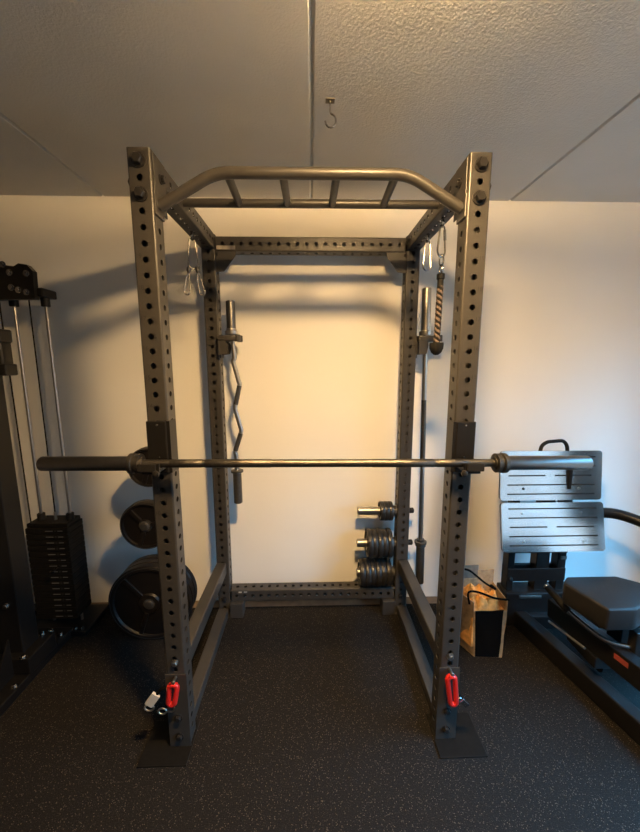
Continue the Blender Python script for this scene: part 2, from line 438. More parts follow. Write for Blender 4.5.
# multi grip pull up bar
PB = [(-.511, FY, 2.091), (-.320, FY, 2.197), (.326, FY, 2.199), (.511, FY, 2.093)]
pb = rpart(MB().tube(fillet(PB, .05, 6), .0185, 18), 'pull_up_bar')
rpart(MB().tube([(-.515, .345, 2.209), (.515, .345, 2.212)], .0165, 16), 'rear_grip_tube', FR, pb)
for x0_, x1_ in ((-.283, -.292), (-.098, -.098), (.083, .083), (.283, .292)):
    rpart(MB().tube([(x0_, FY+.005, 2.198), (x1_, .343, 2.209)], .0145, 14), 'rung', FR, pb)
for sx in (-1, 1):
    rpart(MB().box((sx*.513-.004, FY-.035, 2.055), (sx*.513+.004, FY+.035, 2.13), .002), 'end_flange', FR, pb)
# eye bolts under the side beams
EYES = [(-.556, .556), (.55, .560), (.55, .375)]
for x, y in EYES:
    e = MB().cyl((x, y, 2.1755), (x, y, 2.163), .007, 12)
    e.tube([(x, y+.013*math.cos(a), 2.151+.013*math.sin(a)) for a in [2*PI*i/20 for i in range(20)]], .0036, 8, True)
    rpart(e, 'eye_bolt', M['chrome'])
# weight pegs on the right rear upright, pointing inwards
PEGZ = [.672, .461, .262]
for z in PEGZ:
    p = rpart(MB().lathe((B_, KY, z), (-1, 0, 0), [(0, .025), (.236, .025), (.240, .022)], 24), 'weight_peg', M['steel'])
    rpart(MB().lathe((B_, KY, z), (-1, 0, 0), [(0, .032), (.022, .032), (.024, .025)], 24), 'peg_collar', FR, p)
    if z > .3: rpart(MB().lathe((A, KY, z), (1, 0, 0), [(0, .017), (.03, .017), (.034, .013)], 16), 'peg_nut', M['bolt'], p)
# vertical bar holders
def holder(sx, xb_, yb):
    xi = sx*(B_ if sx < 0 else A); d = 1     # arm runs toward +x in both cases
    h = MB()
    h.box((xi, KY-.034, 1.60), (xi+.006, KY+.034, 1.722), .001)
    h.box((xi-.07, K0-.005, 1.672), (xi+.0, K0, 1.70), .001)
    # web plate under the fork
    h.poly([(0, -.005), (0, -.105), (.045, -.10), (.055, -.055), (xb_-xi-.03, -.03), (xb_-xi-.03, -.005)], 0, .006,
           Matrix.Translation((xi+.004, yb+.045, 1.722)) @ Matrix.Rotation(PI/2, 4, 'X'))
    h.poly([(0, -.005), (0, -.105), (.045, -.10), (.055, -.055), (xb_-xi-.03, -.03), (xb_-xi-.03, -.005)], 0, .006,
           Matrix.Translation((xi+.004, yb-.035, 1.722)) @ Matrix.Rotation(PI/2, 4, 'X'))
    # fork plate with a slot for the bar, rounded noses
    for s_ in (-1, 1):
        h.box((xi+.002, yb+s_*.030-.0135, 1.692), (xb_+.035, yb+s_*.030+.0135, 1.722), .006, 3)
        h.cyl((xb_+.038, yb+s_*.030, 1.690), (xb_+.038, yb+s_*.030, 1.726), .0165, 16, bev=.003)
    h.box((xi+.002, yb-.04, 1.692), (xb_-.022, yb+.04, 1.722), .003)
    return rpart(h, 'bar_holder')
EZX, EZY = -.444, .80
BX, BY = .673, .815
holder(-1, EZX, EZY); holder(1, BX, BY)

# ------------------------------------------------------------------ j cups
TILT = .0067
for sx in (-1, 1):
    z0 = 1.226 - TILT*sx*.555
    r = empty('j_cup', (sx*XC, F0, z0), 'black j hook on the %s front upright holding the barbell' % ('left' if sx < 0 else 'right'), 'j hook', 'pair of j hooks on the front uprights')
    x = -.0 
    MB().box((-.039 if sx < 0 else -.032, -.009, -.05), (.039 if sx > 0 else .032, -.001, .14), .004).box((sx*-.041-.002, -.004, -.05), (sx*-.041+.002, .05, .14), .001).box((min(sx*-.043, sx*-.030), -.005, -.05), (max(sx*-.043, sx*-.030), -.001, .14), .001).build('back_plate', M['black'], r)
    h = MB().box((-.03, -.075, -.026), (.03, -.008, -.0165), .002).box((-.03, -.082, -.032), (.03, -.074, .006), .002)
    h.build('hook', M['black'], r)
    MB().box((-.031, -.073, -.0163), (.031, -.010, -.0143), .0005).build('liner', M['liner'], r)
    MB().box((sx*.010-.030, -.0875, -.022), (sx*.010+.030, -.0825, .006), .002).build('lip', M['bolt'], r)
    MB().lathe((-sx*.02 if sx < 0 else -.03, -.083, -.028), (0, -1, 0), [(0, .011), (.008, .011), (.01, .008)], 14).build('knob', M['bolt'], r)
    for zz in (.0, .118): MB().lathe((0, -.009, zz+.008), (0, -1, 0), [(0, .0045), (.002, .004), (.003, 0)], 10).build('screw', M['chrome'], r)

# ------------------------------------------------------------------ barbells
bar = empty('barbell', (.0255, 0, 1.2258), 'long steel barbell lying across the two j hooks at the front of the rack', 'barbell')
bar.rotation_euler = (0, TILT, 0)
s = MB().cyl((-.62, 0, 0), (.62, 0, 0), .0138, 20)
s.build('shaft', M['shaft'], bar)
for a, b in ((-.52, -.41), (-.40, -.17), (.18, .40), (.41, .52)):
    MB().lathe((a, 0, 0), (1, 0, 0), [(0, .0135), (.002, .0146), (b-a-.002, .0146), (b-a, .0135)], 20).build('knurled_grip', M['shaft'], bar)
for sx in (-1, 1):
    MB().lathe((sx*.600, 0, 0), (sx, 0, 0), [(.012, .0146), (.014, .022), (.018, .022), (.020, .034), (.032, .034), (.034, .029), (.040, .029), (.043, .036), (.055, .036), (.057, .026)], 28).build('collar', M['shaft'] if sx < 0 else M['shaft'], bar)
    MB().lathe((sx*.655, 0, 0), (sx, 0, 0), [(0, .0252), (.299, .0252), (.303, .0225), (.303, .018), (.300, .016), (.300, 0)], 28).build('sleeve', M['sleeve'], bar)

ez = empty('ez_curl_bar', (EZX, EZY, .75), 'zigzag steel curl bar hanging upright in the left rear holder', 'curl bar')
O = ez.location
zz = [(0, 1.735), (.012, 1.60), (.002, 1.585), (.030, 1.47), (.036, 1.455), (.004, 1.33), (.004, 1.315), (.034, 1.195), (.034, 1.18), (-.006, 1.06), (0, 1.045), (.002, .94)]
MB().tube(fillet([(EZX+x, EZY, z) for x, z in zz], .016, 4), .0125, 14).build('shaft', M['steel'], ez, O)
for (x0_, za), (x1_, zb) in (((.033, 1.447), (.008, 1.340)), ((.031, 1.172), (-.003, 1.07))):
    MB().cyl((EZX+x0_, EZY, za), (EZX+x1_, EZY, zb), .0136, 14).build('knurled_grip', M['dsleeve'], ez, O)
MB().lathe((EZX, EZY, 1.727), (0, 0, 1), [(0, .034), (.010, .036), (.020, .036), (.024, .028), (.034, .028)], 24).build('collar', M['steel'], ez, O)
MB().lathe((EZX, EZY, 1.750), (0, 0, 1), [(0, .0248), (.155, .0248), (.158, .021), (.158, .015), (.155, 0)], 24).build('sleeve', M['sleeve'], ez, O)
MB().lathe((EZX+.002, EZY, .955), (0, 0, -1), [(0, .028), (.004, .036), (.014, .036), (.018, .03)], 24).build('collar', M['dsleeve'], ez, O)
MB().lathe((EZX+.002, EZY, .94), (0, 0, -1), [(0, .0248), (.186, .0248), (.189, .021), (.189, 0)], 24).build('sleeve', M['dsleeve'], ez, O)

b2 = empty('straight_bar', (BX, BY, .20), 'long straight bar hanging upright outside the right rear upright', 'barbell')
b2.rotation_euler = (0, math.atan2(-.03, 1.5), 0)
Z = 0
def b2p(mb, n, m): return mb.build(n, m, b2)
ztop = 1.727-.2
b2p(MB().cyl((0, 0, .26), (0, 0, ztop+.02), .0135, 16), 'shaft', M['steel'])
b2p(MB().cyl((0, 0, .80), (0, 0, 1.16), .0146, 16), 'knurled_grip', M['shaft'])
b2p(MB().lathe((0, 0, ztop), (0, 0, 1), [(0, .035), (.012, .037), (.022, .037), (.026, .028), (.035, .028)], 24), 'collar', M['steel'])
b2p(MB().lathe((0, 0, ztop+.03), (0, 0, 1), [(0, .0252), (.222, .0252), (.226, .021), (.226, 0)], 24), 'sleeve', M['steel'])
b2p(MB().lathe((0, 0, .295), (0, 0, -1), [(0, .022), (.012, .022), (.014, .037), (.026, .037), (.028, .030), (.042, .032), (.046, .026)], 24), 'collar', M['dsleeve'])
b2p(MB().lathe((0, 0, .25), (0, 0, -1), [(0, .0252), (.245, .0252), (.249, .021), (.249, 0)], 24), 'sleeve', M['dsleeve'])

# ------------------------------------------------------------------ weight plates on the inward pegs
def small_plate(r, t, x, z, label, group):
    p = empty('weight_plate', (x, KY, z-.0), label, 'weight plate', group)
    bore = .0262
    MB().lathe((0, 0, 0), (-1, 0, 0), [(.0, r*.97), (t*.15, r), (t*.85, r), (t, r*.97), (t, r*.82), (t*.72, r*.78), (t*.72, r*.52), (t, r*.48), (t, bore), (0, bore), (0, r*.48), (t*.28, r*.52), (t*.28, r*.78), (0, r*.82)], 36, True).build('disc', M['rplate'], p)
    return p
g = 'small plates on the inward pegs'
ORD = ['nearest the upright', 'second from the upright', 'third from the upright', 'fourth from the upright', 'fifth from the upright', 'sixth from the upright']
for z, r, xs, t, word in ((PEGZ[0], .058, .488, .0245, 'tiny grey plate on the top peg'), (PEGZ[1], .088, .488, .0295, 'small grey plate on the middle peg'), (PEGZ[2], .0845, .488, .0315, 'small grey plate on the bottom peg')):
    n = 3 if r < .07 else (5 if t < .03 else 6)
    x = xs
    for i in range(n):
        lab = word+', '+(ORD[i] if i < n-1 else 'outermost, farthest from the upright')
        tt = t
        small_plate(r-(.004 if (i % 2 and r > .07) else 0), tt, x, z - .001, lab, g); x -= tt+.0012

# ------------------------------------------------------------------ big plates on wall pegs, left
def big_plate(r, t, x, y, z, label, ribs=True):
    p = empty('weight_plate', (x, y, z), label, 'weight plate', 'black plates on the wall pegs')
    bore = .0248
    m = MB().lathe((0, 0, 0), (0, 1, 0), [(.0, r*.985), (t*.12, r), (t*.88, r), (t, r*.985), (t, bore), (0, bore), (0, r*.24), (t*.22, r*.27), (t*.22, r*.86), (0, r*.89)], 56, True)
    if ribs:
        for k in range(3):
            a = 2.3+k*2*PI/3
            m.box((r*.26, .0005, -.012), (r*.87, t*.3, .012), .003, 2, Matrix.Rotation(-a, 4, 'Y'))
    m.build('disc', M['plate'], p)
    MB().tube([(r*.955*math.cos(a), .0024, r*.955*math.sin(a)) for a in [2*PI*i/64 for i in range(64)]], .0028, 6, True).build('rim_bead', M['ring'], p)
    MB().lathe((0, -.0004, 0), (0, 1, 0), [(0, bore), (0, bore+.007), (.004, bore+.007), (.004, bore)], 28, True).build('bore_ring', M['ring'], p)
    return p
def wall_peg(x, z, y0, label):
    p = empty('wall_peg', (x, WY1, z), label, 'plate peg', 'wall pegs for plates')
    MB().lathe((0, 0, 0), (0, -1, 0), [(0, .0245), (WY1-y0-.004, .0245), (WY1-y0, .019)], 22).build('peg', M['dsleeve'], p)
    MB().box((-.04, -.006, -.06), (.04, 0, .06), .002).build('wall_plate', M['black'], p)
    for zz in (-.047, .047): MB().hexbolt((0, -.006, zz), (0, -1, 0), .007, .007, False).build('bolt', M['bolt'], p)
PL = [(-.893, 1.012, .66, .110, [.05]), (-.926, .684, .645, .137, [.055]), (-.925, .229, .62, .228, [.045, .045, .045])]
names = [['small black plate on the top wall peg, behind the barbell sleeve'], ['medium black plate on the middle wall peg left of the rack'],
         ['large black plate on the bottom wall peg, front of its stack', 'large black plate in the middle of the stack on the bottom wall peg', 'large black plate nearest the wall on the bottom wall peg']]
pegl = ['top steel wall peg carrying the small plate', 'middle steel wall peg carrying the medium plate', 'bottom steel wall peg carrying the large plates']
for (x, z, y, r, ts), nm, pl in zip(PL, names, pegl):
    wall_peg(x, z+.0002, y-.010, pl)
    yy = y
    for t, n in zip(ts, nm):
        big_plate(r, t, x, yy, z, n); yy += t+.001

# ------------------------------------------------------------------ carabiners and rope
def carabiner(x, y, ztop, h, w, r, label, rz=0., m='chrome'):
    o = empty('carabiner', (x, y, ztop-h), label, 'carabiner', rz=rz)
    pts = [(w*.30*math.sin(a), 0, h-w*.30+w*.30*math.cos(a)) for a in [-PI*.5+i*PI/8 for i in range(9)]]
    pts += [(w*.5*math.cos(a), 0, w*.5-w*.5*math.sin(a)) for a in [i*PI/8 for i in range(9)]]
    MB().tube(pts, r, 10, True).build('body', M[m], o)
    MB().cyl((w*.31, 0, h-w*.34), (w*.42, 0, h*.55), r*1.5, 10).build('gate', M[m], o)
    return o
c1 = carabiner(-.556, .556, 2.145, .135, .044, .0042, 'steel carabiner hanging under the left upper side beam', .35)
c2 = carabiner(.55, .56, 2.145, .135, .042, .0036, 'empty steel carabiner, farther of two under the right upper side beam', .3)
c3 = carabiner(.55, .375, 2.145, .125, .046, .0040, 'steel carabiner under the right upper side beam holding the rope', .5)
# pair of snap hooks hanging from the left carabiner
for dx, lean, lab in ((-.020, -.25, 'left one of the two thin steel snap hooks hanging from the left carabiner'), (.016, .35, 'right one of the two thin steel snap hooks, hanging against the left rear upright')):
    z0 = 2.018
    o = empty('snap_hook', (-.556+dx, .556, z0), lab, 'hook', 'snap hooks on the left carabiner')
    o.rotation_euler = (0, -lean*.5, .2)
    MB().lathe((0, 0, .002), (0, 0, -1), [(0, .008), (.006, .011), (.018, .011), (.024, .007), (.03, .006)], 14).build('swivel', M['dsleeve'], o)
    pts = [(0, 0, -.026), (-.010, 0, -.05), (-.013, 0, -.10)] + [(-.001-.012*math.cos(a), 0, -.112-.014*math.sin(a)) for a in [i*PI*1.25/8 for i in range(9)]]
    MB().tube(fillet(pts[:3], .01, 3)+pts[3:], .0036, 8).build('wire', M['chrome'], o)
    MB().tube([(.004, 0, -.03), (.011, 0, -.10)], .0022, 8).build('gate', M['chrome'], o)
# single triceps rope
rp = empty('triceps_rope', (.553, .375, 1.60), 'black twisted cable rope with a rubber ball end hanging from a carabiner', 'rope')
O = rp.location; X, Y = .553, .375
MB().tube([(X+.009*math.sin(a), Y, 2.005+.024*math.cos(a)) for a in [2*PI*i/20 for i in range(20)]], .0034, 8, True).build('link', M['chrome'], rp, O)
MB().tube([(X, Y+.016*math.sin(a), 1.968+.018*math.cos(a)) for a in [2*PI*i/20 for i in range(20)]], .0042, 8, True).build('ring', M['chrome'], rp, O)
MB().lathe((X, Y, 1.952), (0, 0, -1), [(0, .012), (.002, .017), (.022, .017), (.026, .013), (.07, .013), (.072, .010)], 18).build('sleeve', M['rubber'], rp, O)
for k in range(4):
    pts = []
    for i in range(97):
        t = i/96; z = 1.90-t*(1.90-1.655); a = 2*PI*(t*5.2+k/4)
        pts.append((X-.004*t+.0075*math.cos(a), Y+.0075*math.sin(a), z))
    MB().tube(pts, .0068, 8).build('strand', M['rubber'] if k % 2 == 0 else M['rope_light'], rp, O)
MB().lathe((X-.004, Y, 1.662), (0, 0, -1), [(0, .012), (.001, .030), (.010, .031), (.026, .030), (.044, .022), (.054, .010), (.056, 0)], 26).build('end_ball', M['rubber'], rp, O)

# red carabiners at the feet of the rack
def red_clip(sx, z, label, clasp):
    x = sx*XC; y = F0-.024
    r = empty('red_carabiner', (x, y, z), label, 'carabiner', 'red carabiners at the rack feet')
    MB().cyl((0, .022, .015), (0, -.006, .015), .006, 12).lathe((0, -.006, .015), (0, -1, 0), [(0, .009), (.004, .008), (.006, 0)], 12).build('pin', M['steel'], r)
    w, h = .030, (.085 if sx < 0 else .125)
    pts = [(-.002+w*.5*math.sin(a), -.004, -w*.3+w*.5*math.cos(a)) for a in [-PI*.5+i*PI/8 for i in range(9)]]
    pts += [(sx*.010+w*.42*math.cos(a), -.008, -h+w*.6-w*.42*math.sin(a)) for a in [i*PI/8 for i in range(9)]]
    MB().tube(pts, .0105, 12, True).build('body', M['red'], r)
    if sx < 0:
        MB().tube(fillet([(-.02, 0, -.02), (-.045, 0, -.01), (-.075, -.004, -.045)], .02), .006, 10).build('strap', M['blackcloth'], r)
        MB().box((-.017, -.006, -.03), (.017, .006, .03), .003, 2, Matrix.Translation((-.085, -.006, -.058)) @ Matrix.Rotation(.62, 4, 'Y')).build('buckle', M['pale'], r)
        MB().tube([(-.10+.018*math.cos(a), -.006, -.094+.014*math.sin(a)) for a in [2*PI*i/16 for i in range(16)]], .003, 8, True).build('ring', M['steel'], r)
        MB().tube([(-.05+.016*math.cos(a), -.006, -.112+.013*math.sin(a)) for a in [2*PI*i/16 for i in range(16)]], .003, 8, True).build('ring', M['steel'], r)
        MB().tube(fillet([(-.035, -.006, -.112), (-.008, -.004, -.118), (-.002, -.004, -.098)], .01), .0032, 8).build('snap', M['steel'], r)
    else:
        MB().tube(fillet([(.02, -.004, -.09), (.04, 0, -.085), (.05, 0, -.10)], .01), .004, 10).build('strap', M['blackcloth'], r)
        MB().box((-.011, -.006, -.019), (.011, .006, .019), .003, 2, Matrix.Translation((.058, -.004, -.118)) @ Matrix.Rotation(-.75, 4, 'Y')).build('buckle', M['chrome'], r)
        MB().tube([(.038+.009*math.cos(a), -.004, -.104+.008*math.sin(a)) for a in [2*PI*i/14 for i in range(14)]], .0026, 8, True).build('ring', M['chrome'], r)
red_clip(-1, .318, 'red carabiner with pale buckle hanging at the foot of the left front upright', None)
red_clip(1, .325, 'red carabiner with chrome clasp hanging at the foot of the right front upright', None)

# ------------------------------------------------------------------ cable machine, left
cm = empty('cable_machine', (-1.5, .6, 0), 'black cable machine with a weight stack at the left edge', 'cable machine')
O = cm.location
def cp(mb, n, m=M['black'], parent=None, **k): return mb.build(n, m, parent or cm, O, **k)
SX0, SX1, SY0, SY1 = -1.622, -1.387, .70, .835
nP, zP, tP = 16, .085, .0355
for i in range(nP):
    m = MB().box((SX0, SY0, zP+i*tP), (SX1, SY1, zP+(i+1)*tP-.002), .004, 2)
    z = zP+(i+.5)*tP
    m.mi = 1
    m.box((-1.510, SY0-.0006, z-.0022), (-1.468, SY0+.001, z+.0022)); m.box((-1.442, SY0-.0006, z-.002), (-1.414, SY0+.001, z+.002))
    m.mi = 2; m.cyl((-1.455, SY0-.0008, z), (-1.455, SY0+.001, z), .006, 10)
    cp(m, 'weight_plate', [M['stack'], M['mark'], M['slot']])
ztop = zP+nP*tP
cp(MB().cyl((-1.4555, SY0-.002, zP+9.5*tP), (-1.4555, SY0-.05, zP+9.5*tP), .005, 10).lathe((-1.4555, SY0-.05, zP+9.5*tP), (0, -1, 0), [(0, .008), (.012, .009), (.014, 0)], 12), 'selector_pin', M['chrome'])
cp(MB().box((SX0+.005, SY0+.01, ztop), (SX1-.005, SY1-.01, ztop+.022), .003), 'top_plate', M['stack'])
RX = (-1.572, -1.408); RY = .765
for x in RX:
    cp(MB().cyl((x, RY, .03), (x, RY, 1.90), .0075, 14), 'guide_rod', M['steel'])
    cp(MB().cyl((x, RY, ztop+.02), (x, RY, ztop+.062), .020, 16, bev=.003), 'rod_bushing', M['rubber'])
    cp(MB().cyl((x, RY, 1.868), (x, RY, 1.915), .021, 16, bev=.003), 'rod_collar', M['black'])
cp(MB().cyl((-1.492, RY, ztop), (-1.492, RY, ztop+.07), .008, 12), 'selector_stem', M['steel'])
cp(MB().cyl((-1.492, RY, ztop+.06), (-1.492, RY, 1.92), .0035, 8), 'cable', M['rubber'])
cp(MB().cyl((-1.60, .722, .67), (-1.61, .722, 1.90), .0035, 8), 'cable', M['rubber'])
cp(MB().box((-1.75, RY-.055, 1.912), (-1.378, RY+.05, 1.955), .006), 'top_beam')
hd = MB(); hd.poly([(-1.80, 1.885), (-1.405, 1.895), (-1.400, 2.03), (-1.425, 2.060), (-1.465, 2.066), (-1.49, 2.052), (-1.80, 2.09)], 0, .03, Matrix.Translation((0, .72, 0)) @ Matrix.Rotation(PI/2, 4, 'X'))
cp(hd, 'header_plate')
for x, z in ((-1.542, 2.060), (-1.514, 2.022), (-1.431, 2.018), (-1.514, 1.95), (-1.481, 1.938), (-1.442, 1.928)):
    cp(MB().hexbolt((x, .69, z), (0, -1, 0), .012, .010), 'bolt', M['chrome'])
cp(MB().box((-1.565, .40, .02), (-1.450, .50, 2.20), .006), 'front_upright')
cp(MB().box((-1.80, .70, .02), (-1.72, .80, 2.10), .006), 'rear_upright')
cp(MB().box((-1.80, .42, 2.10), (-1.66, .80, 2.17), .006), 'top_side_beam')
# pulley carriage on the upright
cp(MB().box((-1.56, .345, 1.53), (-1.31, .405, 1.70), .012, 3).box((-1.36, .335, 1.52), (-1.295, .40, 1.57), .006).box((-1.34, .335, 1.66), (-1.30, .40, 1.715), .006), 'pulley_carriage')
# base with bolted plates
cp(MB().box((-1.72, .66, .0), (-1.32, .90, .03), .004), 'stack_base')
cp(MB().box((-1.75, .16, 0), (-1.405, .68, .05), .006), 'foot_plate')
cp(MB().box((-1.555, .36, .05), (-1.395, .54, .14), .006).poly([(0, 0), (.12, 0), (0, .2)], 0, .008, Matrix.Translation((-1.475, .36, .05)) @ Matrix.Rotation(-PI/2, 4, 'Z') @ Matrix.Rotation(PI/2, 4, 'X')), 'upright_bracket')
for x, y in ((-1.505, .645), (-1.53, .59), (-1.47, .60), (-1.435, .62), (-1.45, .52), (-1.43, .37), (-1.425, .30), (-1.47, .24), (-1.44, .20)):
    inside = -1.555 < x < -1.395 and .36 < y < .54
    cp(MB().hexbolt((x, y, .14 if inside else .05), (0, 0, 1), .011, .012), 'bolt', M['chrome'])
for x, y in ((-1.395, .685), (-1.36, .685)): cp(MB().hexbolt((x, y, .03), (0, 0, 1), .010, .012), 'bolt', M['chrome'])
cp(MB().hexbolt((-1.50, .40, .40), (0, -1, 0), .013, .013), 'bolt', M['chrome'])

# ------------------------------------------------------------------ leg press, right
LPX, LPY, LPR = 1.355, .69, 0.
lp = empty('leg_press', (LPX, LPY, 0), 'black leg press with two brushed metal foot plates and a padded seat', 'leg press', rz=LPR)
def lpp(mb, n, m=M['black'], parent=None, **k): return mb.build(n, m, parent or lp, **k)
W2L = (Matrix.Translation((LPX, LPY, 0)) @ Matrix.Rotation(LPR, 4, 'Z')).inverted()
def loc(x, y, z): return W2L @ Vector((x, y, z))
def foot_plate(x0, x1, zt, zb, yt, yb, screws):
    hgt = math.hypot(zt-zb, yt-yb); a = math.atan2(yt-yb, zt-zb)
    m = Matrix.Translation(((x0+x1)/2, yb, zb)) @ Matrix.Rotation(-a, 4, 'X')
    hw = (x1-x0)/2; r = .018
    pts = []
    for cx, cz, a0 in ((hw-r, hgt-r, 0), (-hw+r, hgt-r, PI/2), (-hw+r, r, PI), (hw-r, r, 3*PI/2)):
        for k in range(6): pts.append((cx+r*math.cos(a0+k*PI/10), cz+r*math.sin(a0+k*PI/10)))
    o = MB(); o.poly(pts, 0, .010, m @ Matrix.Rotation(PI/2, 4, 'X'))
    p = lpp(o, 'foot_plate', M['foot']); p['label'] = 'brushed metal foot plate with slots'
    sl = MB()
    for i in range(5):
        z = hgt*(.13+.187*i)
        if i == 2:
            sl.box((-hw+.045, -.0108, z-.0035), (-.035, -.0095, z+.0035), 0, 2, m); sl.box((.02, -.0108, z-.0035), (hw-.06, -.0095, z+.0035), 0, 2, m)
        else: sl.box((-hw+.04, -.0108, z-.0035), (hw-.04, -.0095, z+.0035), 0, 2, m)
    lpp(sl, 'slots', M['slot'], p)
    for x, z, mm in screws:
        lpp(MB().lathe(m @ Vector((x*hw, -.0095, z*hgt)), (m.to_3x3() @ Vector((0, -1, 0))), [(0, .008), (.003, .007), (.004, 0)], 12), 'screw', M[mm], p)
    bk = MB(); bk.poly(pts, -.006, -.001, m @ Matrix.Rotation(PI/2, 4, 'X')); 
    lpp(bk, 'backing', M['black'], p)
    return p
SCR = [(-.55, .24, 'bolt'), (.55, .24, 'steel')]
foot_plate(-.297, .285, 1.080, .802, .012, -.020, SCR)
foot_plate(-.292, .296, .788, .520, -.022, -.078, [(-.6, .78, 'steel'), (.58, .78, 'chrome'), (-.58, .2, 'steel'), (.58, .2, 'steel')])
# carrying handle above the plates
lpp(MB().tube(fillet([(-.055, .03, 1.06), (-.05, .03, 1.105), (-.02, .03, 1.128), (.075, .03, 1.135), (.10, .03, 1.105), (.105, .03, 1.06)], .025), .010, 12), 'handle', M['rubber'])
lpp(MB().box((.085, -.03, .865), (.105, -.004, 1.0), .004), 'latch_bar', M['black'])
# frame behind and below the plates
for x0, x1 in ((-.195, -.155), (-.025, .055), (.105, .155)):
    lpp(MB().box((x0, .01, .03), (x1, .07, 1.05), .004), 'frame_post')
for z0, z1 in ((.46, .56), (.28, .36), (.80, .86)):
    lpp(MB().box((-.195, .005, z0), (.155, .012, z1), .002).box((-.195, .05, z0), (.155, .07, z1), .002), 'cross_plate')
lpp(MB().box((-.21, -.02, .0), (.26, .09, .22), .006), 'rear_base')
lpp(MB().box((-.13, -.028, .19), (.0, -.0195, .205), .001), 'trim_bar', M['steel'])
lpp(MB().hexbolt((-.175, .01, .30), (0, -1, 0), .012, .014), 'bolt', M['chrome'])
lpp(MB().box((.115, .0, .42), (.150, .006, .44), .001), 'sticker', M['mark'])
# base rails running towards the viewer
def bar_between(a, b, w, h, bev=.004):
    a, b = Vector(a), Vector(b); d = (b-a); L = d.length; d.normalize()
    side = d.cross(Vector((0, 0, 1))).normalized(); up_ = side.cross(d)
    m = Matrix((( side.x, d.x, up_.x, a.x), (side.y, d.y, up_.y, a.y), (side.z, d.z, up_.z, a.z), (0, 0, 0, 1)))
    return MB().box((-w/2, 0, -h/2), (w/2, L, h/2), bev, 2, m), m, L
for x_ in (1.24, 1.73):
    o, m_, L_ = bar_between(loc(x_, .69, .05), loc(x_+.325, -.90, .05), .07, .10, .008); lpp(o, 'base_rail')
lpp(MB().box((-.12, -.05, 0), (.43, .03, .09), .008), 'base_crossbar')
o, m_, L_ = bar_between(loc(1.53, -.90, .05), loc(2.09, -.79, .05), .07, .10, .008); lpp(o, 'base_crossbar')
# inclined sled rail with the red label
ra, rb = loc(1.30, .50, .26), loc(1.385, -.15, .30)
o, m_, L_ = bar_between(ra, rb, .06, .10); rail = lpp(o, 'sled_rail')
lb = lpp(MB().box((.0298, .365, .010), (.0315, .425, .034), 0, 2, m_), 'rail_label', M['redlabel'], rail); lb['label'] = 'small red label'
lpp(MB().tube([loc(1.275, .48, .19), loc(1.275, .24, .245)], .006, 10), 'chrome_rod', M['steel'])
lpp(MB().tube([loc(1.36, .02, .15), loc(1.45, .02, .17)], .013, 12), 'roller_axle', M['chrome'])
lpp(MB().box((-.05, -.48, .16), (.36, -.30, .22), .006), 'sled_carriage')
for x in (.02, .30): lpp(MB().lathe((x, -.42, .13), (1, 0, 0), [(0, .034), (.03, .034), (.032, .028)], 20), 'roller', M['rubber'])
# seat pad
pts = [(1.165, .275), (1.215, .325), (1.455, .325), (1.56, .25), (1.52, .17), (1.345, .095), (1.225, .095)]
o = MB(); o.poly([tuple(loc(x, y, 0).xy) for x, y in pts], .455, .56, None, .014)
lpp(o, 'seat_pad', M['pad'])
lpp(MB().box((-.02, -.50, .42), (.26, -.33, .455), .004), 'seat_frame')
lpp(MB().box((.08, -.46, .20), (.15, -.38, .43), .004), 'seat_post')
# grip handle with chrome bend
P = [loc(1.19, .43, .420), loc(1.225, .33, .36)]
hp = [loc(1.185, .40, .450), loc(1.225, .29, .39), loc(1.30, .16, .345), loc(1.40, .13, .345), loc(1.62, .12, .35)]
hb = lpp(MB().tube(fillet(hp, .05, 6), .011, 14), 'handle_tube', M['chrome'])
d = (hp[1]-hp[0])
lpp(MB().cyl(hp[0]-d*.02, hp[0]+d*.95, .0165, 16, bev=.003), 'grip', M['rubber'], hb)
lpp(MB().lathe(hp[0]-d*.10, d, [(0, .008), (.004, .015), (.016, .015)], 16), 'grip_end', M['chrome'], hb)
lpp(MB().box(tuple(loc(1.40, .13, .31)-Vector((.02, .02, .0))), tuple(loc(1.40, .13, .36)+Vector((.02, .02, .07))), .004), 'handle_bracket')
# curved arm ending at an unseen pad added to block daylight
arm = [(.20, .03, .66), (.30, .02, .705), (.40, -.02, .715), (.50, -.12, .69), (.52, -.32, .67)]
am = MB(); 
sm = fillet(arm, .08, 5)
am.tube(sm, .03, 14); lpp(am, 'curved_arm', M['black'])
lpp(MB().box((.34, -.43, .66), (.61, -.29, 1.36), .03, 3), 'daylight_blocker', M['pad'])  # out of view, added to shade the wall from the window
lpp(MB().box((.44, -.40, .0), (.51, -.32, .68), .004), 'blocker_post')  # post under the added pad

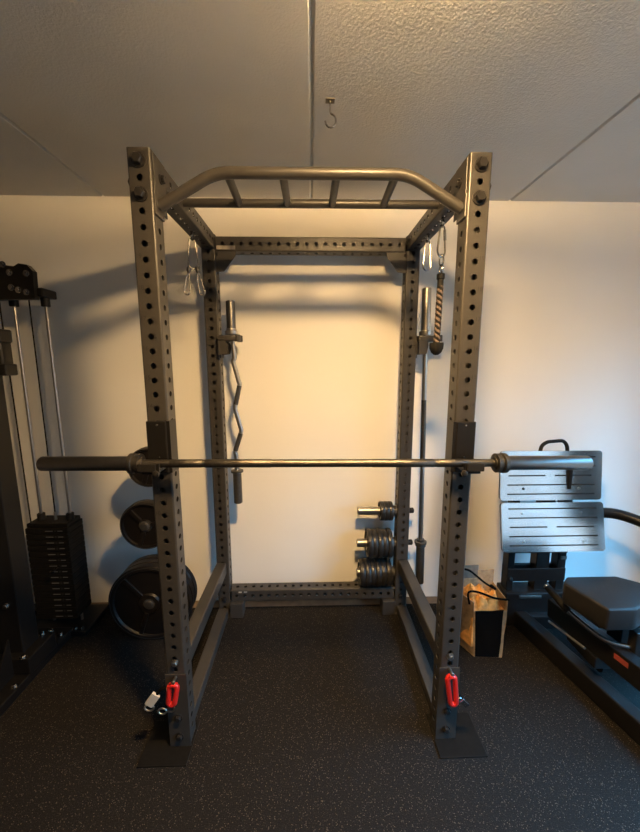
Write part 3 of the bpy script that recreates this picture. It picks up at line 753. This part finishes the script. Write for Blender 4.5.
# ------------------------------------------------------------------ bag with black front panel
bag = empty('shopping_bag', (.93, .53, 0), 'tan bag with a black front panel and black handles beside the right upright', 'bag')
O = bag.location
base = [(.868, .462), (1.016, .452), (1.02, .62), (.80, .60)]
top = [(.845, .458), (1.032, .466), (1.038, .635), (.775, .615)]
HB = .325
def wallquad(mb, i, j, t0, t1, z0, z1, thick=.004, out=0.):
    b0, b1 = Vector((*base[i], 0)), Vector((*base[j], 0)); c0, c1 = Vector((*top[i], HB)), Vector((*top[j], HB))
    nrm = Vector((b1-b0)).cross(Vector((0, 0, 1))).normalized()
    N = 6; grid = []
    for a in range(N+1):
        row = []
        for k in range(N+1):
            t = t0+(t1-t0)*a/N; z = z0+(z1-z0)*k/N; f_ = z/HB
            p = (b0.lerp(b1, t)).lerp(c0.lerp(c1, t), f_)
            bul = .010*math.sin(PI*min(max(f_, 0), 1))*math.sin(PI*t)
            w_ = .003*math.sin(13*t+9*f_+i*2)*math.sin(PI*min(f_, 1))
            row.append(p+nrm*(bul+w_+out))
        grid.append(row)
    V1 = [[mb.bm.verts.new(p) for p in row] for row in grid]; V2 = [[mb.bm.verts.new(p-nrm*thick) for p in row] for row in grid]
    for a in range(N):
        for k in range(N):
            mb._f([V1[a][k], V1[a+1][k], V1[a+1][k+1], V1[a][k+1]]); mb._f([V2[a][k], V2[a][k+1], V2[a+1][k+1], V2[a+1][k]])
    for a in range(N):
        mb._f([V1[a][0], V2[a][0], V2[a+1][0], V1[a+1][0]]); mb._f([V1[a][N], V1[a+1][N], V2[a+1][N], V2[a][N]])
        mb._f([V1[0][a], V1[0][a+1], V2[0][a+1], V2[0][a]]); mb._f([V1[N][a], V2[N][a], V2[N][a+1], V1[N][a+1]])
m = MB()
wallquad(m, 0, 1, 0, 1, 0, HB-.050); wallquad(m, 1, 2, 0, 1, 0, HB); wallquad(m, 2, 3, 0, 1, 0, HB+.03); wallquad(m, 3, 0, 0, 1, 0, HB)
m.poly([(x, y) for x, y in base], 0, .006)
m.build('body', M['tan'], bag, O)
m = MB(); wallquad(m, 0, 1, .04, .88, .004, HB-.048, .004, .0035)
m.build('front_panel', M['blackcloth'], bag, O)
m = MB(); wallquad(m, 2, 3, .35, 1., HB+.02, HB+.105, .004, .002); m.build('back_flap', M['greyflap'], bag, O)
m = MB(); wallquad(m, 2, 3, .0, .36, HB+.02, HB+.075, .004, .0); m.build('back_flap', M['tan'], bag, O)
m = MB(); m.tube(fillet([(.79, .612, HB+.01), (.80, .59, HB+.108), (.87, .595, HB+.105), (.96, .56, HB+.035), (1.005, .53, HB+.02), (1.01, .60, HB+.0)], .03), .006, 8); m.build('handle', M['blackcloth'], bag, O)
m = MB(); m.tube(fillet([(.83, .475, HB-.02), (.82, .49, HB+.045), (.88, .50, HB+.035), (.97, .48, HB+.005), (1.045, .475, HB+.0), (1.045, .50, HB-.03)], .03), .0055, 8); m.build('handle', M['blackcloth'], bag, O)
# crumpled paper showing in the bag's mouth
cm_ = MB(); N = 26
def lerp2(u, v):
    a = Vector(top[0]).lerp(Vector(top[1]), u); b = Vector(top[3]).lerp(Vector(top[2]), u); return a.lerp(b, v)
from mathutils import noise
grid = []
for i in range(N+1):
    row = []
    for k in range(N+1):
        u, v = .03+.93*i/N, .035+.915*k/N; p = lerp2(u, v)
        e = min(1, 7*min(i/N, 1-i/N, k/N, 1-k/N)+.0)
        h = HB-.062+.072*e*(.62+noise.noise(Vector((p.x*24, p.y*24, 1.3))))+.034*e*abs(noise.noise(Vector((p.x*60, p.y*60, 4.))))
        row.append((cm_.bm.verts.new((p.x, p.y, h)), cm_.bm.verts.new((p.x, p.y, .06))))
    grid.append(row)
for i in range(N):
    for k in range(N):
        for q in (0, 1): cm_._f([grid[i][k][q], grid[i+1][k][q], grid[i+1][k+1][q], grid[i][k+1][q]])
for i in range(N):
    for (a, b) in (((i, 0), (i+1, 0)), ((i, N), (i+1, N)), ((0, i), (0, i+1)), ((N, i), (N, i+1))):
        cm_._f([grid[a[0]][a[1]][0], grid[b[0]][b[1]][0], grid[b[0]][b[1]][1], grid[a[0]][a[1]][1]])
thing(cm_, 'crumpled_paper', M['crumple'], (.93, .53, .06), 'crumpled orange tan paper filling the mouth of the bag', 'paper')

# ------------------------------------------------------------------ daylight through the window
wd = bpy.data.worlds.new('daylight'); sc.world = wd; wd.use_nodes = True
bg = wd.node_tree.nodes['Background']; bg.inputs[1].default_value = 16.5
wn = wd.node_tree; tc = wn.nodes.new('ShaderNodeTexCoord'); sp = wn.nodes.new('ShaderNodeSeparateXYZ'); rr = wn.nodes.new('ShaderNodeValToRGB')
wn.links.new(tc.outputs['Generated'], sp.inputs[0]); wn.links.new(sp.outputs['Z'], rr.inputs['Fac']); wn.links.new(rr.outputs['Color'], bg.inputs[0])
rr.color_ramp.elements[0].position = 0.; rr.color_ramp.elements[0].color = (.030, .036, .040, 1)     # houses and ground opposite
rr.color_ramp.elements[1].position = .62; rr.color_ramp.elements[1].color = (.13, .53, 1.0, 1)          # open blue sky higher up
e_ = rr.color_ramp.elements.new(.16); e_.color = (.045, .075, .10, 1)
for wy0, wy1, wz0, wz1 in (WIN, WIN2):
    pl = bpy.data.lights.new('window_portal', 'AREA'); pl.shape = 'RECTANGLE'; pl.cycles.is_portal = True
    pl.size, pl.size_y = wz1-wz0, wy1-wy0
    po = bpy.data.objects.new('window_portal', pl); COL.objects.link(po)
    po.location = (WX1+.12, (wy0+wy1)/2, (wz0+wz1)/2); po.rotation_euler = (0, PI/2, 0)

vs = sc.view_settings
vs.view_transform = 'Standard'; vs.look = 'None'; vs.exposure = 1.2; vs.gamma = 1; vs.use_curve_mapping = False
